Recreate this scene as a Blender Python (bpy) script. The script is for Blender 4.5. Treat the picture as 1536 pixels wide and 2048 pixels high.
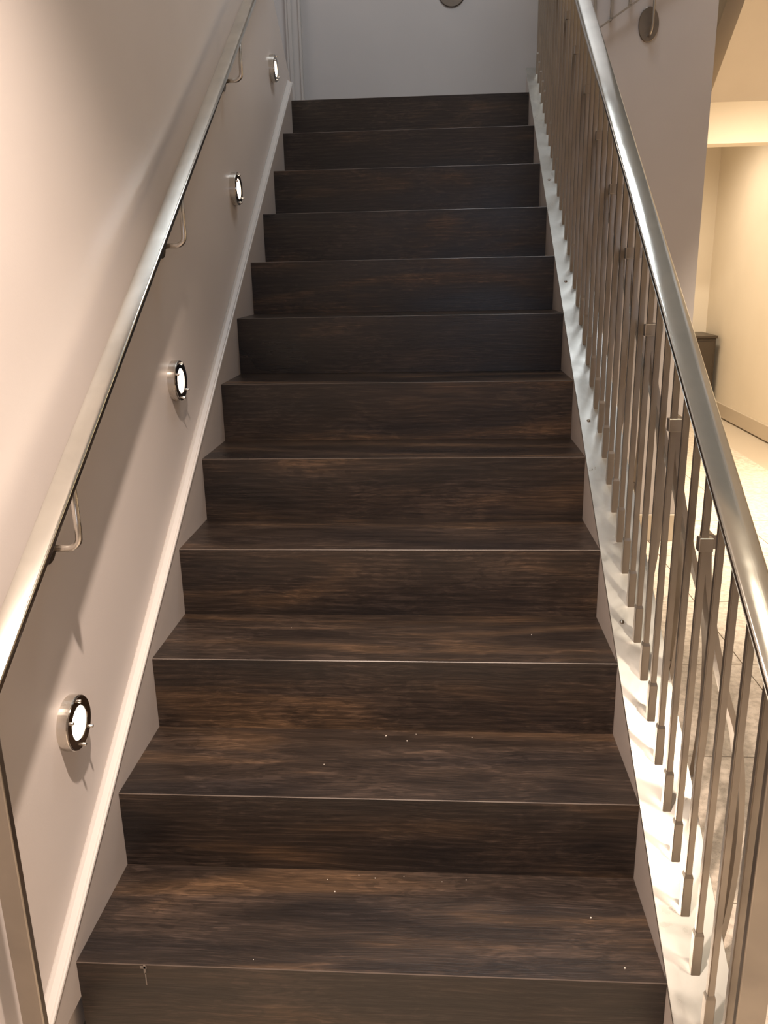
import bpy, bmesh, math, random
from mathutils import Matrix, Vector
for o in list(bpy.data.objects):
    bpy.data.objects.remove(o, do_unlink=True)
S = bpy.context.scene
C = S.collection

# ---------------------------------------------------------------- camera
cam = bpy.data.cameras.new('camera')
co = bpy.data.objects.new('camera', cam); C.objects.link(co)
R = Matrix(((0.9977163715624857, 0.0012079039563697158, 0.06753208781179636),
            (0.06446347070171632, 0.28142845853853804, -0.9574144785147711),
            (-0.020161916111246684, 0.9595814523492284, 0.2807079148261917)))
co.matrix_world = Matrix.Translation((0.6766704, -1.2019598, 1.2264235)) @ R.to_4x4()
cam.sensor_fit = 'VERTICAL'; cam.sensor_height = 36.0
cam.lens = 1655.0 / 2048.0 * 36.0
cam.clip_start = 0.02
S.camera = co

# ---------------------------------------------------------------- world, lights, exposure
w = bpy.data.worlds.new('world'); S.world = w; w.use_nodes = True
w.node_tree.nodes['Background'].inputs[0].default_value = (0.8, 0.85, 1, 1)
w.node_tree.nodes['Background'].inputs[1].default_value = 0.15
S.view_settings.view_transform = 'Standard'; S.view_settings.look = 'None'
S.view_settings.exposure = 0.0; S.view_settings.gamma = 1.0
S.view_settings.use_curve_mapping = False
WARM = (1.0, 0.80, 0.66); WARM2 = (1.0, 0.85, 0.66); COOL = (0.90, 0.95, 1.0); NEUT = (1.0, 0.88, 0.80)
def spot(name, loc, tgt, power, col, ang=120, blend=.6, r=.035):
    l = bpy.data.lights.new(name, 'SPOT'); l.energy = power; l.color = col
    l.spot_size = math.radians(ang); l.spot_blend = blend; l.shadow_soft_size = r
    o = bpy.data.objects.new(name, l); C.objects.link(o); o.location = loc
    o.rotation_euler = (Vector(tgt) - Vector(loc)).to_track_quat('-Z', 'Y').to_euler()
    return o
def area(name, loc, tgt, power, col, sx, sy):
    l = bpy.data.lights.new(name, 'AREA'); l.shape = 'RECTANGLE'; l.energy = power; l.color = col
    l.size = sx; l.size_y = sy
    o = bpy.data.objects.new(name, l); C.objects.link(o); o.location = loc
    o.rotation_euler = (Vector(tgt) - Vector(loc)).to_track_quat('-Z', 'Y').to_euler()
    return o
spot('downlight_foot_of_stairs', (.56, -.5, 2.68), (.44, -.36, 0), 455, WARM, 100, 1.0, .03)
spot('downlight_hall', (1.75, -.25, 2.68), (1.9, .2, 0), 60, WARM2, 75, .6, .05)
spot('downlight_hall_middle', (2.65, 3.3, 2.68), (3.0, 4.4, 0), 400, WARM2, 114, .8, .05)
spot('downlight_hall_near', (2.75, 2.5, 2.68), (2.85, 2.9, 0), 420, WARM2, 72, .6, .05)
spot('downlight_passage', (2.6, 6.3, 2.38), (2.8, 6.3, 0), 90, WARM2, 160, .9, .1)
area('lamp_upper_hall', (1.15, 2.15, 4.7), (1.1, 2.2, 0), 34, COOL, 1.1, .6)
area('sheen_fill_behind', (1.25, -3.1, 1.5), (1.1, 2, 1.5), 8, (.66, .78, 1.0), .9, .9)  # unseen cool panel added behind the camera for the bluish riser sheen and fill
area('lamp_landing_side', (-.8, 3.4, 4.4), (-.5, 3.6, 0), 10, NEUT, .5, .5)

# ---------------------------------------------------------------- materials
def mat(name, col, rough=.5, metal=0., spec=None):
    m = bpy.data.materials.new(name); m.use_nodes = True
    nt = m.node_tree; b = nt.nodes['Principled BSDF']
    b.inputs['Base Color'].default_value = (*col, 1); b.inputs['Roughness'].default_value = rough
    b.inputs['Metallic'].default_value = metal
    if spec is not None: b.inputs['Specular IOR Level'].default_value = spec
    return m, nt, b
def N(nt, t, **kw):
    n = nt.nodes.new(t)
    for k_, v in kw.items():
        if k_ in n.inputs: n.inputs[k_].default_value = v
        else: setattr(n, k_, v)
    return n
def coords(nt, scale=(1, 1, 1), rnd=False, out='Object'):
    tc = N(nt, 'ShaderNodeTexCoord'); mp = N(nt, 'ShaderNodeMapping'); mp.inputs['Scale'].default_value = scale
    if rnd:
        oi = N(nt, 'ShaderNodeObjectInfo'); mu = N(nt, 'ShaderNodeVectorMath', operation='MULTIPLY_ADD')
        cx = N(nt, 'ShaderNodeCombineXYZ')
        for i in range(3): nt.links.new(oi.outputs['Random'], cx.inputs[i])
        nt.links.new(cx.outputs[0], mu.inputs[0]); mu.inputs[1].default_value = (13.1, 7.7, 5.3)
        nt.links.new(tc.outputs[out], mu.inputs[2]); nt.links.new(mu.outputs[0], mp.inputs[0])
    else:
        nt.links.new(tc.outputs[out], mp.inputs[0])
    return mp.outputs[0]
def ramp(nt, src, stops):
    r = N(nt, 'ShaderNodeValToRGB'); e = r.color_ramp.elements
    while len(e) < len(stops): e.new(.5)
    for el, (p, c) in zip(e, stops): el.position = p; el.color = (*c, 1) if len(c) == 3 else c
    nt.links.new(src, r.inputs[0]); return r.outputs[0]
def g(v): return (v, v, v)
def bump(nt, b, src, st=.2, d=.002):
    n = N(nt, 'ShaderNodeBump'); n.inputs['Strength'].default_value = st; n.inputs['Distance'].default_value = d
    nt.links.new(src, n.inputs['Height']); nt.links.new(n.outputs[0], b.inputs['Normal'])

def paint(name, col, rough=.55, var=.04):
    m, nt, b = mat(name, col, rough)
    n = N(nt, 'ShaderNodeTexNoise', Scale=2.2, Detail=3.0); nt.links.new(coords(nt), n.inputs['Vector'])
    c2 = tuple(max(0, c - var) for c in col)
    nt.links.new(ramp(nt, n.outputs[0], [(.3, c2), (.7, col)]), b.inputs['Base Color'])
    f = N(nt, 'ShaderNodeTexNoise', Scale=260.0, Detail=2.0); nt.links.new(coords(nt), f.inputs['Vector'])
    bump(nt, b, f.outputs[0], .12, .0008)
    return m
M = {}
M['wall'] = paint('wall_paint', (.71, .655, .625), .42)
M['mauve'] = paint('mauve_wall_paint', (.52, .48, .465), .5)
M['wall_back'] = paint('grey_wall_paint', (.60, .575, .56), .55)
M['hall'] = paint('cream_wall_paint', (.78, .70, .58), .55)
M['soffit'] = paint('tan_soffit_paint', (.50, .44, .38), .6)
M['ceil'] = paint('ceiling_paint', (.75, .73, .70), .7)
M['trim'] = paint('gloss_trim_paint', (.60, .57, .54), .32, .02)
M['stringer'] = paint('stringer_paint', (.50, .45, .42), .4, .03)
M['skirt'] = paint('skirting_paint', (.55, .47, .37), .45, .02)

def wood():
    m, nt, b = mat('dark_stained_oak', (.03, .018, .012), .38)
    # broad figure
    v = coords(nt, (.55, 3.2, 3.2), True)
    n1 = N(nt, 'ShaderNodeTexNoise', Scale=2.6, Detail=3.0, Distortion=.9); nt.links.new(v, n1.inputs['Vector'])
    # long fibres along the tread
    v2 = coords(nt, (9, 330, 330), True)
    n2 = N(nt, 'ShaderNodeTexNoise', Scale=1.0, Detail=5.0, Roughness=.65); nt.links.new(v2, n2.inputs['Vector'])
    # cathedral rings / ray flecks
    v3 = coords(nt, (1.1, 9, 9), True)
    n3 = N(nt, 'ShaderNodeTexWave', Scale=2.2, Distortion=9.0, Detail=3.0); n3.inputs['Detail Scale'].default_value = 1.2
    n3.bands_direction = 'Z'; nt.links.new(v3, n3.inputs['Vector'])
    base = ramp(nt, n1.outputs[0], [(.34, (.016, .0118, .0105)), (.55, (.033, .0220, .0160)), (.70, (.080, .047, .026))])
    # fibres follow a slow wave instead of running dead straight
    dn = N(nt, 'ShaderNodeTexNoise', Scale=1.0, Detail=1.0); nt.links.new(coords(nt, (3.0, 5, 5), True), dn.inputs['Vector'])
    ma = N(nt, 'ShaderNodeVectorMath', operation='MULTIPLY_ADD'); nt.links.new(dn.outputs['Color'], ma.inputs[0])
    ma.inputs[1].default_value = (0, 14, 14); nt.links.new(v2, ma.inputs[2]); nt.links.new(ma.outputs[0], n2.inputs['Vector'])
    fib = ramp(nt, n2.outputs[0], [(.36, g(.55)), (.54, g(1.0)), (.68, g(1.95))])
    mx0 = N(nt, 'ShaderNodeMix', data_type='RGBA', blend_type='MULTIPLY'); mx0.inputs[0].default_value = .85
    nt.links.new(base, mx0.inputs[6]); nt.links.new(fib, mx0.inputs[7])
    # medullary ray flecks in patches
    n4 = N(nt, 'ShaderNodeTexNoise', Scale=1.0, Detail=3.0, Distortion=1.6); nt.links.new(coords(nt, (16, 60, 60), True), n4.inputs['Vector'])
    n5 = N(nt, 'ShaderNodeTexNoise', Scale=1.0, Detail=1.0); nt.links.new(coords(nt, (3.5, 8, 8), True), n5.inputs['Vector'])
    mm = N(nt, 'ShaderNodeMath', operation='MULTIPLY'); nt.links.new(n4.outputs[0], mm.inputs[0]); nt.links.new(n5.outputs[0], mm.inputs[1])
    fk = ramp(nt, mm.outputs[0], [(.27, g(.9)), (.34, g(1.55))])
    mx = N(nt, 'ShaderNodeMix', data_type='RGBA', blend_type='MULTIPLY'); mx.inputs[0].default_value = .8
    nt.links.new(mx0.outputs[2], mx.inputs[6]); nt.links.new(fk, mx.inputs[7])
    fl = ramp(nt, n3.outputs[0], [(.2, g(.8)), (.9, g(1.25))])
    mx2 = N(nt, 'ShaderNodeMix', data_type='RGBA', blend_type='MULTIPLY'); mx2.inputs[0].default_value = .8
    nt.links.new(mx.outputs[2], mx2.inputs[6]); nt.links.new(fl, mx2.inputs[7])
    nt.links.new(mx2.outputs[2], b.inputs['Base Color'])
    nt.links.new(ramp(nt, n1.outputs[0], [(.3, g(.27)), (.75, g(.42))]), b.inputs['Roughness'])
    bump(nt, b, n2.outputs[0], .35, .0012)
    return m
M['wood'] = wood()
M['worn'] = mat('worn_oak_edge', (.095, .070, .055), .4)[0]

def metal(name, col, rough, scale=(30, 30, 30), lo=.6, blotch=3., bst=.06, metallic=1.0):
    m, nt, b = mat(name, col, rough, metallic)
    n = N(nt, 'ShaderNodeTexNoise', Scale=blotch, Detail=4.0, Distortion=.6); nt.links.new(coords(nt), n.inputs['Vector'])
    nt.links.new(ramp(nt, n.outputs[0], [(.3, tuple(c * lo for c in col)), (.65, col)]), b.inputs['Base Color'])
    nt.links.new(ramp(nt, n.outputs[0], [(.3, g(rough * 1.35)), (.7, g(rough * .75))]), b.inputs['Roughness'])
    n2 = N(nt, 'ShaderNodeTexNoise', Scale=1.0, Detail=3.0); nt.links.new(coords(nt, scale), n2.inputs['Vector'])
    bump(nt, b, n2.outputs[0], bst, .001)
    return m
M['rail'] = metal('polished_steel', (.80, .80, .75), .12, (400, 12, 12), .82, 9., .05)
M['plate'] = metal('brushed_steel_plate', (.58, .575, .54), .34, (8, 8, 8), .74, 11., .25)
M['rod'] = metal('satin_nickel', (.41, .37, .32), .36, (300, 300, 6), .85, 6., .05)
M['brush'] = metal('brushed_steel', (.72, .68, .62), .24, (60, 60, 60), .85, 20., .05)
M['darkmetal'] = metal('dark_polished_steel', (.30, .27, .24), .12, (60, 60, 60), .85, 20., .02)
M['bronze'] = metal('bronze_plate', (.24, .21, .18), .4, (60, 60, 60), .8, 12., .03)
M['dark'] = mat('dark_brown_wood', (.05, .035, .022), .4)[0]
m, nt, b = mat('lit_glass', (1, .95, .85), .3)
b.inputs['Emission Color'].default_value = (1, .84, .66, 1); b.inputs['Emission Strength'].default_value = 9.0
M['lens'] = m
def stone():
    m, nt, b = mat('speckled_stone', (.6, .52, .42), .5)
    n = N(nt, 'ShaderNodeTexVoronoi', Scale=170.0); nt.links.new(coords(nt, rnd=True), n.inputs['Vector'])
    n2 = N(nt, 'ShaderNodeTexNoise', Scale=45.0, Detail=4.0); nt.links.new(coords(nt, rnd=True), n2.inputs['Vector'])
    a = ramp(nt, n.outputs[0], [(.10, g(.55)), (.28, g(1.0))])
    c = ramp(nt, n2.outputs[0], [(.35, (.50, .43, .35)), (.6, (.70, .62, .52))])
    mx = N(nt, 'ShaderNodeMix', data_type='RGBA', blend_type='MULTIPLY'); mx.inputs[0].default_value = .7
    nt.links.new(c, mx.inputs[6]); nt.links.new(a, mx.inputs[7]); nt.links.new(mx.outputs[2], b.inputs['Base Color'])
    return m
M['stone'] = stone()

# ---------------------------------------------------------------- helpers
def link(name, me, loc=(0, 0, 0), parent=None, rot=None):
    o = bpy.data.objects.new(name, me); C.objects.link(o); o.location = loc
    if rot: o.rotation_euler = rot
    if parent: o.parent = parent
    return o
def finish(bm, name, mats, loc, parent, smooth=False):
    bmesh.ops.recalc_face_normals(bm, faces=bm.faces)
    me = bpy.data.meshes.new(name); bm.to_mesh(me); bm.free()
    for m_ in (mats if isinstance(mats, (list, tuple)) else [mats]): me.materials.append(m_)
    if smooth:
        for p in me.polygons: p.use_smooth = True
    return link(name, me, loc, parent)
def add_prism(bm, x0, x1, pts, bev=0, seg=1):
    """pts: (y,z) polygon, extruded from x0 to x1"""
    a = [bm.verts.new((x0, y, z)) for y, z in pts]; c = [bm.verts.new((x1, y, z)) for y, z in pts]
    n = len(pts); fs = [bm.faces.new(a), bm.faces.new(c[::-1])]
    for i in range(n): fs.append(bm.faces.new((a[i], c[i], c[(i + 1) % n], a[(i + 1) % n])))
    if bev:
        es = set(e for f in fs for e in f.edges)
        bmesh.ops.bevel(bm, geom=list(es), offset=bev, segments=seg, affect='EDGES', profile=.5)
def prism(name, x0, x1, pts, m_, parent=None, bev=0, seg=1, org=(0, 0, 0)):
    bm = bmesh.new()
    add_prism(bm, x0 - org[0], x1 - org[0], [(y - org[1], z - org[2]) for y, z in pts], bev, seg)
    return finish(bm, name, m_, org, parent)
def box(name, a, b_, m_, parent=None, bev=0, org=None):
    if org is None: org = ((a[0] + b_[0]) / 2, (a[1] + b_[1]) / 2, a[2]) if parent is None else (0, 0, 0)
    return prism(name, a[0], b_[0], [(a[1], a[2]), (b_[1], a[2]), (b_[1], b_[2]), (a[1], b_[2])], m_, parent, bev, 2 if bev else 1, org)
def tag(o, label=None, cat=None, group=None, kind=None):
    for k_, v in (('label', label), ('category', cat), ('group', group), ('kind', kind)):
        if v: o[k_] = v
    return o
def struct(o, label, cat): return tag(o, label, cat, kind='structure')
def empty(name, loc):
    o = bpy.data.objects.new(name, None); C.objects.link(o); o.location = loc; o.empty_display_size = .1; return o
def copytree(o, parent=None):
    c = o.copy(); C.objects.link(c); c.parent = parent
    for ch in list(o.children): copytree(ch, c)
    return c
def add_tube(bm, pts, r, seg=12, close=True):
    P = [Vector(p) for p in pts]; rings = []; up = None
    for i, p in enumerate(P):
        t = (P[min(i + 1, len(P) - 1)] - P[max(i - 1, 0)]).normalized()
        if up is None: up = t.orthogonal().normalized()
        up = (up - t * up.dot(t)).normalized(); s = t.cross(up)
        rings.append([bm.verts.new(p + (up * math.cos(2 * math.pi * j / seg) + s * math.sin(2 * math.pi * j / seg)) * r) for j in range(seg)])
    for a, c in zip(rings, rings[1:]):
        for j in range(seg): bm.faces.new((a[j], a[(j + 1) % seg], c[(j + 1) % seg], c[j]))
    if close: bm.faces.new(rings[0][::-1]); bm.faces.new(rings[-1])
def add_lathe(bm, prof, seg=40):
    """prof: list of (x, r) about the x axis"""
    rings = [[bm.verts.new((x, r * math.cos(2 * math.pi * j / seg), r * math.sin(2 * math.pi * j / seg))) for j in range(seg)] if r > 1e-6 else [bm.verts.new((x, 0, 0))] for x, r in prof]
    for a, c in zip(rings, rings[1:]):
        for j in range(seg):
            j2 = (j + 1) % seg
            if len(a) == 1: bm.faces.new((a[0], c[j2], c[j]))
            elif len(c) == 1: bm.faces.new((a[j], a[j2], c[0]))
            else: bm.faces.new((a[j], a[j2], c[j2], c[j]))
def smooth_path(pts, n=6):
    out = []
    P = [Vector(p) for p in pts]
    for i in range(len(P) - 1):
        p0 = P[max(i - 1, 0)]; p1 = P[i]; p2 = P[i + 1]; p3 = P[min(i + 2, len(P) - 1)]
        for k_ in range(n):
            t = k_ / n
            out.append(.5 * ((2 * p1) + (p2 - p0) * t + (2 * p0 - 5 * p1 + 4 * p2 - p3) * t * t + (3 * p1 - p0 - 3 * p2 + p3) * t ** 3))
    out.append(P[-1]); return out

# ---------------------------------------------------------------- dimensions
W = 1.0772; G = 0.26577; H = 0.18; K = H / G
FL = -0.18                       # floor of the lower hall
YN = [-.0004, .2643, .5300, .7947, 1.0647, 1.3306, 1.5967, 1.8618, 2.1290, 2.3948, 2.6609, 2.9259]
ZN = [.0019, .1794, .3597, .5406, .7196, .8961, 1.0802, 1.2620, 1.4416, 1.6228, 1.8022, 1.9793]
XW = -.022                       # plane of the left wall
YB = 4.0; YM = 3.06              # landing back wall, frontal wall beside the stairs
TOPC = 4.8; LOWC = 2.72
PW = .112                        # width of the metal plate on the stringer

# ---------------------------------------------------------------- the room
# left wall: ends in a sloping edge at the landing
struct(prism('wall_left', XW - .12, XW, [(-3.2, FL), (3.073, FL), (3.073, 2.072), (2.45, 2.527), (2.45, TOPC), (-3.2, TOPC)], M['wall']),
       'pale painted wall on the left carrying the handrail and the round lamps', 'wall')
struct(box('wall_back', (-1.4, YB, 1.0), (1.80, YB + .12, TOPC), M['wall_back']), 'grey white wall facing the top step', 'wall')
struct(box('wall_middle', (W + PW + .004, YM, FL), (1.918, YM + .12, TOPC), M['mauve']), 'mauve grey wall standing behind the metal balustrade', 'wall')
struct(box('baseboard_middle', (W + PW + .004, YM - .018, FL), (1.918, YM, -.036), M['skirt'], bev=.003), 'dull beige skirting at the foot of the mauve grey wall', 'skirting')
struct(box('wall_landing_left', (-1.5, 2.3, 1.0), (-1.4, YB, TOPC), M['wall']), 'pale wall at the far left of the landing', 'wall')
struct(box('wall_right', (3.35, -3.2, FL), (3.47, 7.5, TOPC), M['hall']), 'cream wall along the right side of the lower hall', 'wall')
struct(box('baseboard_right', (3.332, -3.0, FL), (3.35, 7.48, -.055), M['skirt'], bev=.003), 'beige skirting board along the cream hall wall', 'skirting')
struct(box('wall_passage_end', (1.9, 7.5, FL), (3.47, 7.62, 2.6), M['hall']), 'cream end wall of the passage beyond the beam', 'wall')
struct(box('wall_beam', (1.92, 5.0, 2.0), (3.35, 5.18, TOPC), M['hall']), 'cream beam crossing above the passage', 'beam')
struct(box('wall_passage_left', (1.80, YM + .12, FL), (1.90, 7.5, 2.6), M['hall']), 'cream wall on the left of the passage', 'wall')
struct(box('wall_rear', (XW - .12, -3.32, FL), (3.47, -3.2, LOWC), M['wall']), 'plain wall behind the viewpoint', 'wall')
struct(box('ceiling_hall', (1.95, -3.2, LOWC), (3.47, 4.35, LOWC + .25), M['ceil']), 'flat ceiling over the lower hall', 'ceiling')
struct(box('ceiling_foot', (XW, -3.2, LOWC), (1.95, .22, LOWC + .25), M['ceil']), 'flat ceiling over the foot of the stairs', 'ceiling')
struct(box('ceiling_upper', (-1.5, -.0, TOPC), (3.47, 5.2, TOPC + .1), M['ceil']), 'ceiling high above the stairwell', 'ceiling')
struct(box('ceiling_passage', (1.9, 5.18, 2.42), (3.35, 7.5, 2.5), M['ceil']), 'ceiling of the passage beyond the beam', 'ceiling')
struct(box('wall_upper_front', (XW, .10, LOWC + .25), (3.47, .22, TOPC), M['wall_back']), 'wall above the foot of the stairs', 'wall')
# stair soffit crossing the upper right corner
sl = .767
def sof(y): return 2.2562 - (y - 5.0) * sl
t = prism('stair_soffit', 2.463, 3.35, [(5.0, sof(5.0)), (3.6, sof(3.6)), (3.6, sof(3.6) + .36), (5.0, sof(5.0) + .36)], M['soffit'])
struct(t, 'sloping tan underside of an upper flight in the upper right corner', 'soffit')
# hall floor with its tiles
fl = struct(box('floor', (XW - .12, -3.2, FL - .12), (3.47, 7.6, FL - .012), M['skirt'], org=(0, 0, 0)), 'speckled pale stone floor of the lower hall', 'floor')
bm = bmesh.new(); ts = .596
add_prism(bm, -ts / 2, ts / 2, [(-ts / 2, -.012), (ts / 2, -.012), (ts / 2, 0), (-ts / 2, 0)])
first = finish(bm, 'tile', M['stone'], (0, 0, 0), fl)
n = 0
for i in range(6):
    for j in range(18):
        x = XW + .30 + i * .6; y = -2.98 + .09 + j * .6
        if -0.1 < y < 2.6 and x < 1.0: continue
        if x > 3.2: x = 3.35 - ts / 2
        if i == 5 and x - .6 < 2.6: continue
        o = first if n == 0 else first.copy()
        if n: C.objects.link(o); o.parent = fl
        o.location = (x, y, FL); n += 1
# landing floor
struct(box('floor_landing', (-1.4, YN[11] + .30, ZN[11] - .2), (W + PW, YB, ZN[11]), M['dark'], org=(0, 0, 0)), 'dark timber floor of the upper landing', 'floor')
# door frame standing on the landing wall
t = struct(box('trim_door_frame', (-.185, YB - .025, ZN[11]), (-.098, YB, 4.1), M['trim'], bev=.004), 'pale door frame upright on the landing wall, left of the steps', 'door frame')
box('bead', (-.110, YB - .036, ZN[11]), (-.098, YB - .024, 4.1), M['trim'], t, bev=.002).location = -t.location
box('bead', (-.170, YB - .032, ZN[11]), (-.150, YB - .024, 4.1), M['trim'], t, bev=.002).location = -t.location

# ---------------------------------------------------------------- the staircase
st = empty('staircase', (W / 2, 0, FL))
tag(st, 'dark stained oak staircase of closed steps rising between the two handrails', 'staircase')
so = Vector(st.location)
XL, XR = 0.0, W
def local(o, par): o.location = Vector(o.location) - Vector(par.location); return o
b_ = .0014
for i in range(12):
    y, z = YN[i], ZN[i]; y2 = YN[i + 1] if i < 11 else y + .30
    zb = ZN[i - 1] if i else FL
    x0 = XL if i else XL
    # tread: mitred nose, eased edge worn pale
    bm = bmesh.new(); yy = 0; t_ = .03
    pts = [(b_, 0), (y2 - y + (.012 if i < 11 else 0), 0), (y2 - y + (.012 if i < 11 else 0), -t_), (t_, -t_), (0, -b_)]
    add_prism(bm, XL - W / 2, XR - W / 2, pts)
    bm.normal_update(); bm.faces.ensure_lookup_table()
    for f in bm.faces:
        c = f.calc_center_median()
        if abs(c.y - b_ / 2) < 1e-4 and abs(c.z + b_ / 2) < 1e-4: f.material_index = 1
    finish(bm, 'tread', [M['wood'], M['worn']], (0, y, z - FL), st)
    bm = bmesh.new(); h = z - zb
    add_prism(bm, XL - W / 2, XR - W / 2, [(.0002, -b_), (t_, -t_), (t_, -h), (.0002, -h)])
    finish(bm, 'riser', M['wood'], (0, y, z - FL), st)
# filler strips of dried glue where step meets stringers are left out; painted stringers
def line(h, y): return K * y + h
pts = [(-.10, FL), (YN[11] + .16, FL), (YN[11] + .16, line(-.004, YN[11] + .16)), (-.10, line(-.004, -.10))]
o = prism('stringer', W + .0004, W + PW - .006, [(y, z) for y, z in pts], M['stringer'], None); local(o, st).parent = st
tag(o, 'painted stringer below the metal plate')

# dried drip on the lowest riser
bm = bmesh.new()
for (xa, wa, za, zb2) in ((.1295, .0020, -.001, -.020), (.1300, .0011, -.018, -.046), (.1275, .0060, -.004, -.009)):
    add_prism(bm, xa - wa, xa + wa, [(-.0008, zb2), (.0004, zb2), (.0004, za), (-.0008, za)])
o = finish(bm, 'paint_drip', mat('dried_paint', (.20, .17, .145), .6)[0], (-W / 2, YN[0], ZN[0] - FL), st)
# crumbs of dust on the treads
random.seed(4); bm = bmesh.new()
for (u, d, lv) in [(.44, .235, 0), (.505, .25, 0), (.54, .243, 0), (.60, .25, 0), (.68, .238, 0), (.73, .245, 0), (.97, .15, 0), (.55, .24, 1), (.60, .22, 1),
                   (.62, .25, 1), (.75, .24, 1), (.42, .12, 1), (.33, .02, 0), (.30, .18, 2), (.9, .15, 2), (1.01, .03, 0), (.46, .2, 0)]:
    r = random.uniform(.0008, .0020)
    bmesh.ops.create_icosphere(bm, subdivisions=1, radius=r, matrix=Matrix.Translation((u - W / 2, YN[lv] + d, ZN[lv] - FL + r * .6)))
o = finish(bm, 'crumbs', mat('pale_crumbs', (.7, .65, .58), .7)[0], (0, 0, 0), st); o['kind'] = 'stuff'

# left skirting board with its moulded cap
SK = struct(prism('trim_skirting', XW, 0, [(-.12, -.078), (-.004, -.078), (.02, -.078), (.2, -.078), (YN[11] + .04, line(-.3, YN[11])), (YN[11] + .04, line(.040, YN[11] + .04)), (-.175, line(.040, -.175)), (-.175, -.078)],
          M['stringer']), 'painted sloping skirting board along the left ends of the steps', 'skirting')
bm = bmesh.new()
ya, yb = -.175, YN[11] + .045
prof = [(XW, .060), (-.019, .063), (-.0165, .060), (-.014, .057), (-.004, .050), (-.001, .052), (.002, .050), (.003, .046), (.001, .040), (XW, .036)]
ra = [bm.verts.new((x, ya, line(h_, ya))) for x, h_ in prof]; rb = [bm.verts.new((x, yb, line(h_, yb))) for x, h_ in prof]
for i in range(len(prof)): bm.faces.new((ra[i], ra[(i + 1) % len(prof)], rb[(i + 1) % len(prof)], rb[i]))
bm.faces.new(ra); bm.faces.new(rb[::-1])
finish(bm, 'cap_moulding', M['trim'], (0, 0, 0), SK)

# ---------------------------------------------------------------- wall handrail (left)
RH = .82; TH = .014
hl = empty('wall_handrail', (.042, -.21, FL))
tag(hl, 'flat polished steel handrail bracketed to the left wall', 'handrail')
def rail_bar(x0, x1, ya, yb, par, mt):
    vt = TH / math.cos(math.atan(K)); hw = (x1 - x0) / 2; xc = (x0 + x1) / 2
    prof = [(-hw + .002, -vt), (-hw + .0006, -vt + .0006), (-hw, -vt + .002), (-hw, -.0046), (-hw + .0005, -.0034)]
    for k_ in range(17):
        u = -1 + k_ / 8
        prof.append((u * (hw - .0012), -.0026 * abs(u) ** 2.4))
    prof += [(hw - .0005, -.0034), (hw, -.0046), (hw, -vt + .002), (hw - .0006, -vt + .0006), (hw - .002, -vt)]
    bm = bmesh.new()
    A = [bm.verts.new((x, 0, z)) for x, z in prof]; B = [bm.verts.new((x, yb - ya, z + K * (yb - ya))) for x, z in prof]
    n_ = len(prof)
    for k_ in range(n_): bm.faces.new((A[k_], A[(k_ + 1) % n_], B[(k_ + 1) % n_], B[k_]))
    bm.faces.new(A); bm.faces.new(B[::-1])
    o = finish(bm, 'rail', mt, (xc, ya, line(RH, ya)), None, True)
    o.data.set_sharp_from_angle(angle=math.radians(40))
    return local(o, par)
o = rail_bar(.021, .063, -.222, 2.95, hl, M['rail']); o.parent = hl
o = local(box('post', (.022, -.222, FL), (.0575, -.208, line(RH, -.215) - .02), M['rod'], None, .002), hl); o.parent = hl
vt = TH / math.cos(math.atan(K))
for yb_ in (.147, .930, 1.705, 2.49):
    zt = line(RH - vt, yb_) + .004; zc = line(RH, yb_) - .155
    cx = .042; r = .022
    path = [(cx, 0, zt - zc), (cx, 0, r + .004)]
    for a in range(1, 7):
        th = a / 6 * math.pi / 2
        path.append((cx - r + r * math.cos(th), 0, r - r * math.sin(th)))
    path += [(XW + .006, 0, 0)]
    bm = bmesh.new(); add_tube(bm, path, .0062, 14)
    o = finish(bm, 'bracket', M['brush'], (0, yb_, zc), None, True); local(o, hl); o.parent = hl
    bm = bmesh.new(); add_lathe(bm, [(XW, 0), (XW, .030), (XW + .0045, .030), (XW + .006, .0285), (XW + .006, .009), (XW + .014, .0085), (XW + .014, 0)], 36)
    finish(bm, 'rosette', M['bronze'], (0, 0, 0), o)

# ---------------------------------------------------------------- round wall lamps
YL = [.142, .943, 1.757, 2.580]; ZL = [.4195, .9576, 1.4998, 2.0394]
LL = ['round steel wall lamp nearest the foot of the stairs, lowest of the four',
      'round steel wall lamp second from the foot of the stairs',
      'round steel wall lamp third from the foot of the stairs, beside the middle bracket',
      'round steel wall lamp nearest the landing, highest of the four']
def make_lamp():
    t = empty('wall_lamp', (XW, 0, 0))
    bm = bmesh.new(); add_lathe(bm, [(0, 0), (0, .0525), (.018, .0525), (.0195, .0515), (.0195, .045), (.010, .045), (.010, 0)], 56)
    finish(bm, 'housing', M['brush'], (0, 0, 0), t)
    bm = bmesh.new(); add_lathe(bm, [(.0188, .0505), (.0212, .0500), (.0215, .0490), (.0215, .0335), (.0200, .0320), (.0110, .0320), (.0110, .045), (.0188, .045)], 56)
    finish(bm, 'ring', M['darkmetal'], (0, 0, 0), t)
    bm = bmesh.new(); add_lathe(bm, [(.0120, .0319), (.0175, .0319), (.0190, .030), (.0198, .016), (.0200, 0)], 48)
    finish(bm, 'lens', M['lens'], (0, 0, 0), t, True)
    mesh = None
    for a in (88, 152, 268, 322):
        if mesh is None:
            bm = bmesh.new(); add_lathe(bm, [(0, .0034), (.0065, .0034), (.0080, .0024), (.0080, 0)], 14)
            s = finish(bm, 'screw', M['brush'], (0, 0, 0), t, True); mesh = s.data
        else: s = link('screw', mesh, (0, 0, 0), t)
        s.location = (.0213, .0445 * math.cos(math.radians(a)), .0445 * math.sin(math.radians(a)))
    return t
lamp0 = make_lamp()
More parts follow.
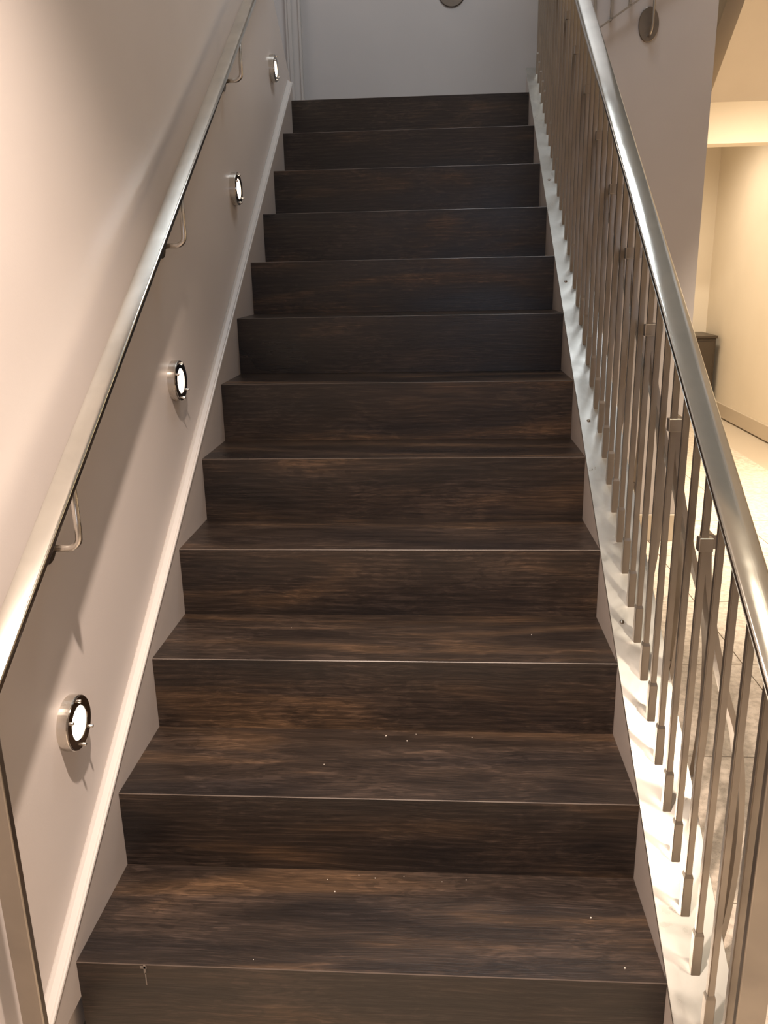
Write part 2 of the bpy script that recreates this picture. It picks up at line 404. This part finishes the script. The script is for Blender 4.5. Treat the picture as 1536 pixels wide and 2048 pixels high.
for i in range(4):
    o = lamp0 if i == 0 else copytree(lamp0)
    o.location = (XW, YL[i], ZL[i]); tag(o, LL[i], 'lamp', 'round lamps set along the left stair wall')

# ---------------------------------------------------------------- balustrade (right)
ba = empty('balustrade', (W + .0515, -.21, FL))
tag(ba, 'nickel coloured metal balustrade with flat handrail, square bars and bellied strips on the right', 'balustrade')
XRd = W + .0515
o = rail_bar(W + .030, W + .078, -.222, 3.13, ba, M['rail']); o.parent = ba
tag(o, 'polished flat steel handrail')
o = local(box('post', (W + .030, -.222, FL), (W + .072, -.208, line(RH, -.215) - .02), M['rod'], None, .002), ba); o.parent = ba
y1 = 3.12
o = prism('plate', W - .0002, W + PW, [(-.13, line(-.003, -.13)), (y1, line(-.003, y1)), (y1, line(.005, y1)), (-.13, line(.005, -.13))], M['plate'], None, .0008, 1, (W, 0, 0))
local(o, ba); o.parent = ba
# bars
RW = .0060
zt = RH - vt + .003
bm = bmesh.new()
for s_ in (0,):
    z0 = .070; z1 = zt
    vs = []
    for (x, y) in ((-RW, -RW), (RW, -RW), (RW, RW), (-RW, RW)):
        vs.append((bm.verts.new((x, y, z0)), bm.verts.new((x, y, z1 + K * y))))
    for i in range(4):
        a, c = vs[i], vs[(i + 1) % 4]; bm.faces.new((a[0], c[0], c[1], a[1]))
    bm.faces.new([v[0] for v in vs][::-1]); bm.faces.new([v[1] for v in vs])
    bmesh.ops.bevel(bm, geom=[e for e in bm.edges if abs(e.verts[0].co.z - e.verts[1].co.z) > .3], offset=.0016, segments=2, affect='EDGES')
rod0 = finish(bm, 'bar', M['rod'], (0, 0, 0), ba)
bm = bmesh.new(); q = .0083
vs0 = [bm.verts.new((x, y, .004 + K * y)) for x, y in ((-q, -q), (q, -q), (q, q), (-q, q))]
vs1 = [bm.verts.new((x, y, .083)) for x, y in ((-q, -q), (q, -q), (q, q), (-q, q))]
vs2 = [bm.verts.new((x * .78, y * .78, .090)) for x, y in ((-q, -q), (q, -q), (q, q), (-q, q))]
for A, B in ((vs0, vs1), (vs1, vs2)):
    for i in range(4): bm.faces.new((A[i], A[(i + 1) % 4], B[(i + 1) % 4], B[i]))
bm.faces.new(vs0[::-1]); bm.faces.new(vs2)
bmesh.ops.bevel(bm, geom=[e for e in bm.edges if abs(e.verts[0].co.z - e.verts[1].co.z) > .05], offset=.0012, segments=1, affect='EDGES')
shoe0 = finish(bm, 'shoe', M['rod'], (0, 0, 0), rod0)
# clip: collar on a bar reaching to the strip behind it
bm = bmesh.new()
add_prism(bm, -.0105, .0135, [(-.0100, -.0125), (.0090, -.0125), (.0090, .0125), (-.0100, .0125)], .001)
add_prism(bm, -.004, .031, [(.0075, -.0120), (.0135, -.0120), (.0135, .0120), (.0075, .0120)])
clip_me = None
clipo = finish(bm, 'clip', M['rod'], (0, 0, .643), None); clip_me = clipo.data
bpy.data.objects.remove(clipo)
# strip profile: (x - W, height above the nosing line)
PR = [(.0660, .656), (.0655, .620), (.0720, .555), (.0850, .490), (.1010, .425), (.1230, .345), (.1500, .262), (.1660, .175), (.1735, .080), (.1750, -.020), (.1710, -.120), (.1620, -.200), (.1480, -.262)]
pp = smooth_path([(a, 0, h_) for a, h_ in PR], 4)
bm = bmesh.new(); T = .0055; D = .040; prev = None
for i, p in enumerate(pp):
    tg = (pp[min(i + 1, len(pp) - 1)] - pp[max(i - 1, 0)]).normalized(); nn = Vector((-tg.z, 0, tg.x))
    A = p + nn * T; B = p - nn * T
    ring = [bm.verts.new((v.x - .0515, y, v.z)) for v, y in ((A, 0), (A, D), (B, D), (B, 0))]
    if prev:
        for j in range(4): bm.faces.new((prev[j], prev[(j + 1) % 4], ring[(j + 1) % 4], ring[j]))
    else: bm.faces.new(ring[::-1])
    prev = ring
bm.faces.new(prev)
strip0 = finish(bm, 'bellied_strip', M['rod'], (0, 0, 0), ba)
bm = bmesh.new()
add_prism(bm, PW - .010 - .0515, .1665 - .0515, [(.003, -.152), (.011, -.152), (.011, -.170), (.003, -.170)])
arm_o = finish(bm, 'bracket_arm', M['rod'], (0, 0, 0), strip0)
bm = bmesh.new()
add_prism(bm, PW - .006 - .0515, .150 - .0515, [(.004, -.2750), (.036, -.2750), (.036, -.2620), (.004, -.2620)])
foot_o = finish(bm, 'foot', M['rod'], (0, 0, 0), strip0)
first = True; firsts = True
for j in range(-2, 39):
    y = .018 + .0803 * j
    if y > 3.08: break
    loc = Vector((0, y + .21, K * y - FL))
    if first: r_ = rod0; first = False
    else:
        r_ = rod0.copy(); C.objects.link(r_); r_.parent = ba
        s_ = shoe0.copy(); C.objects.link(s_); s_.parent = r_
    r_.location = loc
    if (j - 2) % 3 == 0 and j > 0:
        c_ = link('clip', clip_me, (0, 0, .643), r_)
        if firsts: q_ = strip0; firsts = False
        else:
            q_ = strip0.copy(); C.objects.link(q_); q_.parent = ba
            
            for src in (arm_o, foot_o):
                a_ = src.copy(); C.objects.link(a_); a_.parent = q_
        q_.location = (0, loc.y + .0125, loc.z + K * .0)
# bolts through the plate
bolt = None
for (bx, by) in ((.0245, .618), (.0235, 1.175), (.0235, 1.73), (.0235, 2.28)):
    bm = bmesh.new(); add_lathe(bm, [(0, .0055), (.0018, .0052), (.0030, .0035), (.0034, 0)], 16)
    bmesh.ops.rotate(bm, verts=bm.verts, matrix=Matrix.Rotation(-math.pi / 2, 3, 'Y'))
    bmesh.ops.rotate(bm, verts=bm.verts, matrix=Matrix.Rotation(math.atan(K), 3, 'X'))
    o = finish(bm, 'bolt', M['darkmetal'], (W + bx, by, line(.0048, by)), None, True); local(o, ba); o.parent = ba

# ---------------------------------------------------------------- far upper things
ub = empty('upper_balustrade', (1.40, YM - .03, 2.2546))
tag(ub, 'short sloping balustrade of thin grey bars high on the mauve grey wall', 'balustrade')
s2 = .63
bm = bmesh.new(); y0 = -.006; y1_ = .006
v = []
for x in (-.06, 1.4):
    for (y, dz) in ((y0, -.004), (y1_, -.004), (y1_, .004), (y0, .004)): v.append(bm.verts.new((x, y, x * s2 + dz)))
for i in range(4): bm.faces.new((v[i], v[(i + 1) % 4], v[4 + (i + 1) % 4], v[4 + i]))
bm.faces.new(v[:4][::-1]); bm.faces.new(v[4:])
finish(bm, 'bottom_rail', M['rod'], (0, 0, 0), ub)
bm = bmesh.new(); add_prism(bm, -.006, .006, [(-.006, 0), (.006, 0), (.006, .85), (-.006, .85)], .001)
bo = finish(bm, 'bar', M['rod'], (0, 0, 0), ub)
for i, x in enumerate([-.03, .044, .123, .205, .285, .365, .445]):
    o = bo if i == 0 else bo.copy()
    if i: C.objects.link(o); o.parent = ub
    o.location = (x, 0, x * s2)
bm = bmesh.new(); add_tube(bm, [(.0, .0, .0), (0, .03, 0)], .006, 10)
finish(bm, 'wall_pin', M['rod'], (.044, 0, .03), ub)

wp = empty('wall_bracket', (1.616, YM, 2.262))
tag(wp, 'dark oval metal wall plate with a thin upright rod high on the mauve wall', 'bracket')
bm = bmesh.new(); add_lathe(bm, [(0, 0), (0, .066), (.004, .066), (.006, .063), (.006, 0)], 40)
bmesh.ops.rotate(bm, verts=bm.verts, matrix=Matrix.Rotation(-math.pi / 2, 3, 'Z'))
bmesh.ops.scale(bm, vec=(.68, 1, 1.10), verts=bm.verts)
finish(bm, 'plate', M['bronze'], (0, 0, 0), wp)
bm = bmesh.new(); add_tube(bm, [(.004, -.004, -.045), (.004, -.03, -.045), (.006, -.04, -.03), (.010, -.042, 0), (.012, -.042, .35)], .0055, 10)
finish(bm, 'rod', M['rod'], (0, 0, 0), wp, True)

sc = empty('wall_disc', (.745, YB, 2.69))
tag(sc, 'dark round plate on the landing wall, cut by the top of the picture', 'wall plate')
bm = bmesh.new(); add_lathe(bm, [(0, 0), (0, .075), (.006, .075), (.008, .072), (.008, 0)], 40)
bmesh.ops.rotate(bm, verts=bm.verts, matrix=Matrix.Rotation(-math.pi / 2, 3, 'Z'))
finish(bm, 'plate', M['bronze'], (0, 0, 0), sc)

cb = empty('low_cabinet', (3.10, 7.2, FL))
tag(cb, 'low dark brown cabinet at the end of the passage, just behind the handrail', 'cabinet')
box('body', (-.28, -.2, 0), (.2, .28, .72), M['dark'], cb, .004)
box('top', (-.30, -.22, .72), (.21, .285, .745), M['dark'], cb, .003)
box('door', (-.26, -.215, .05), (-.04, -.2, .69), M['dark'], cb, .002)
box('door', (-.03, -.215, .05), (.18, -.2, .69), M['dark'], cb, .002)
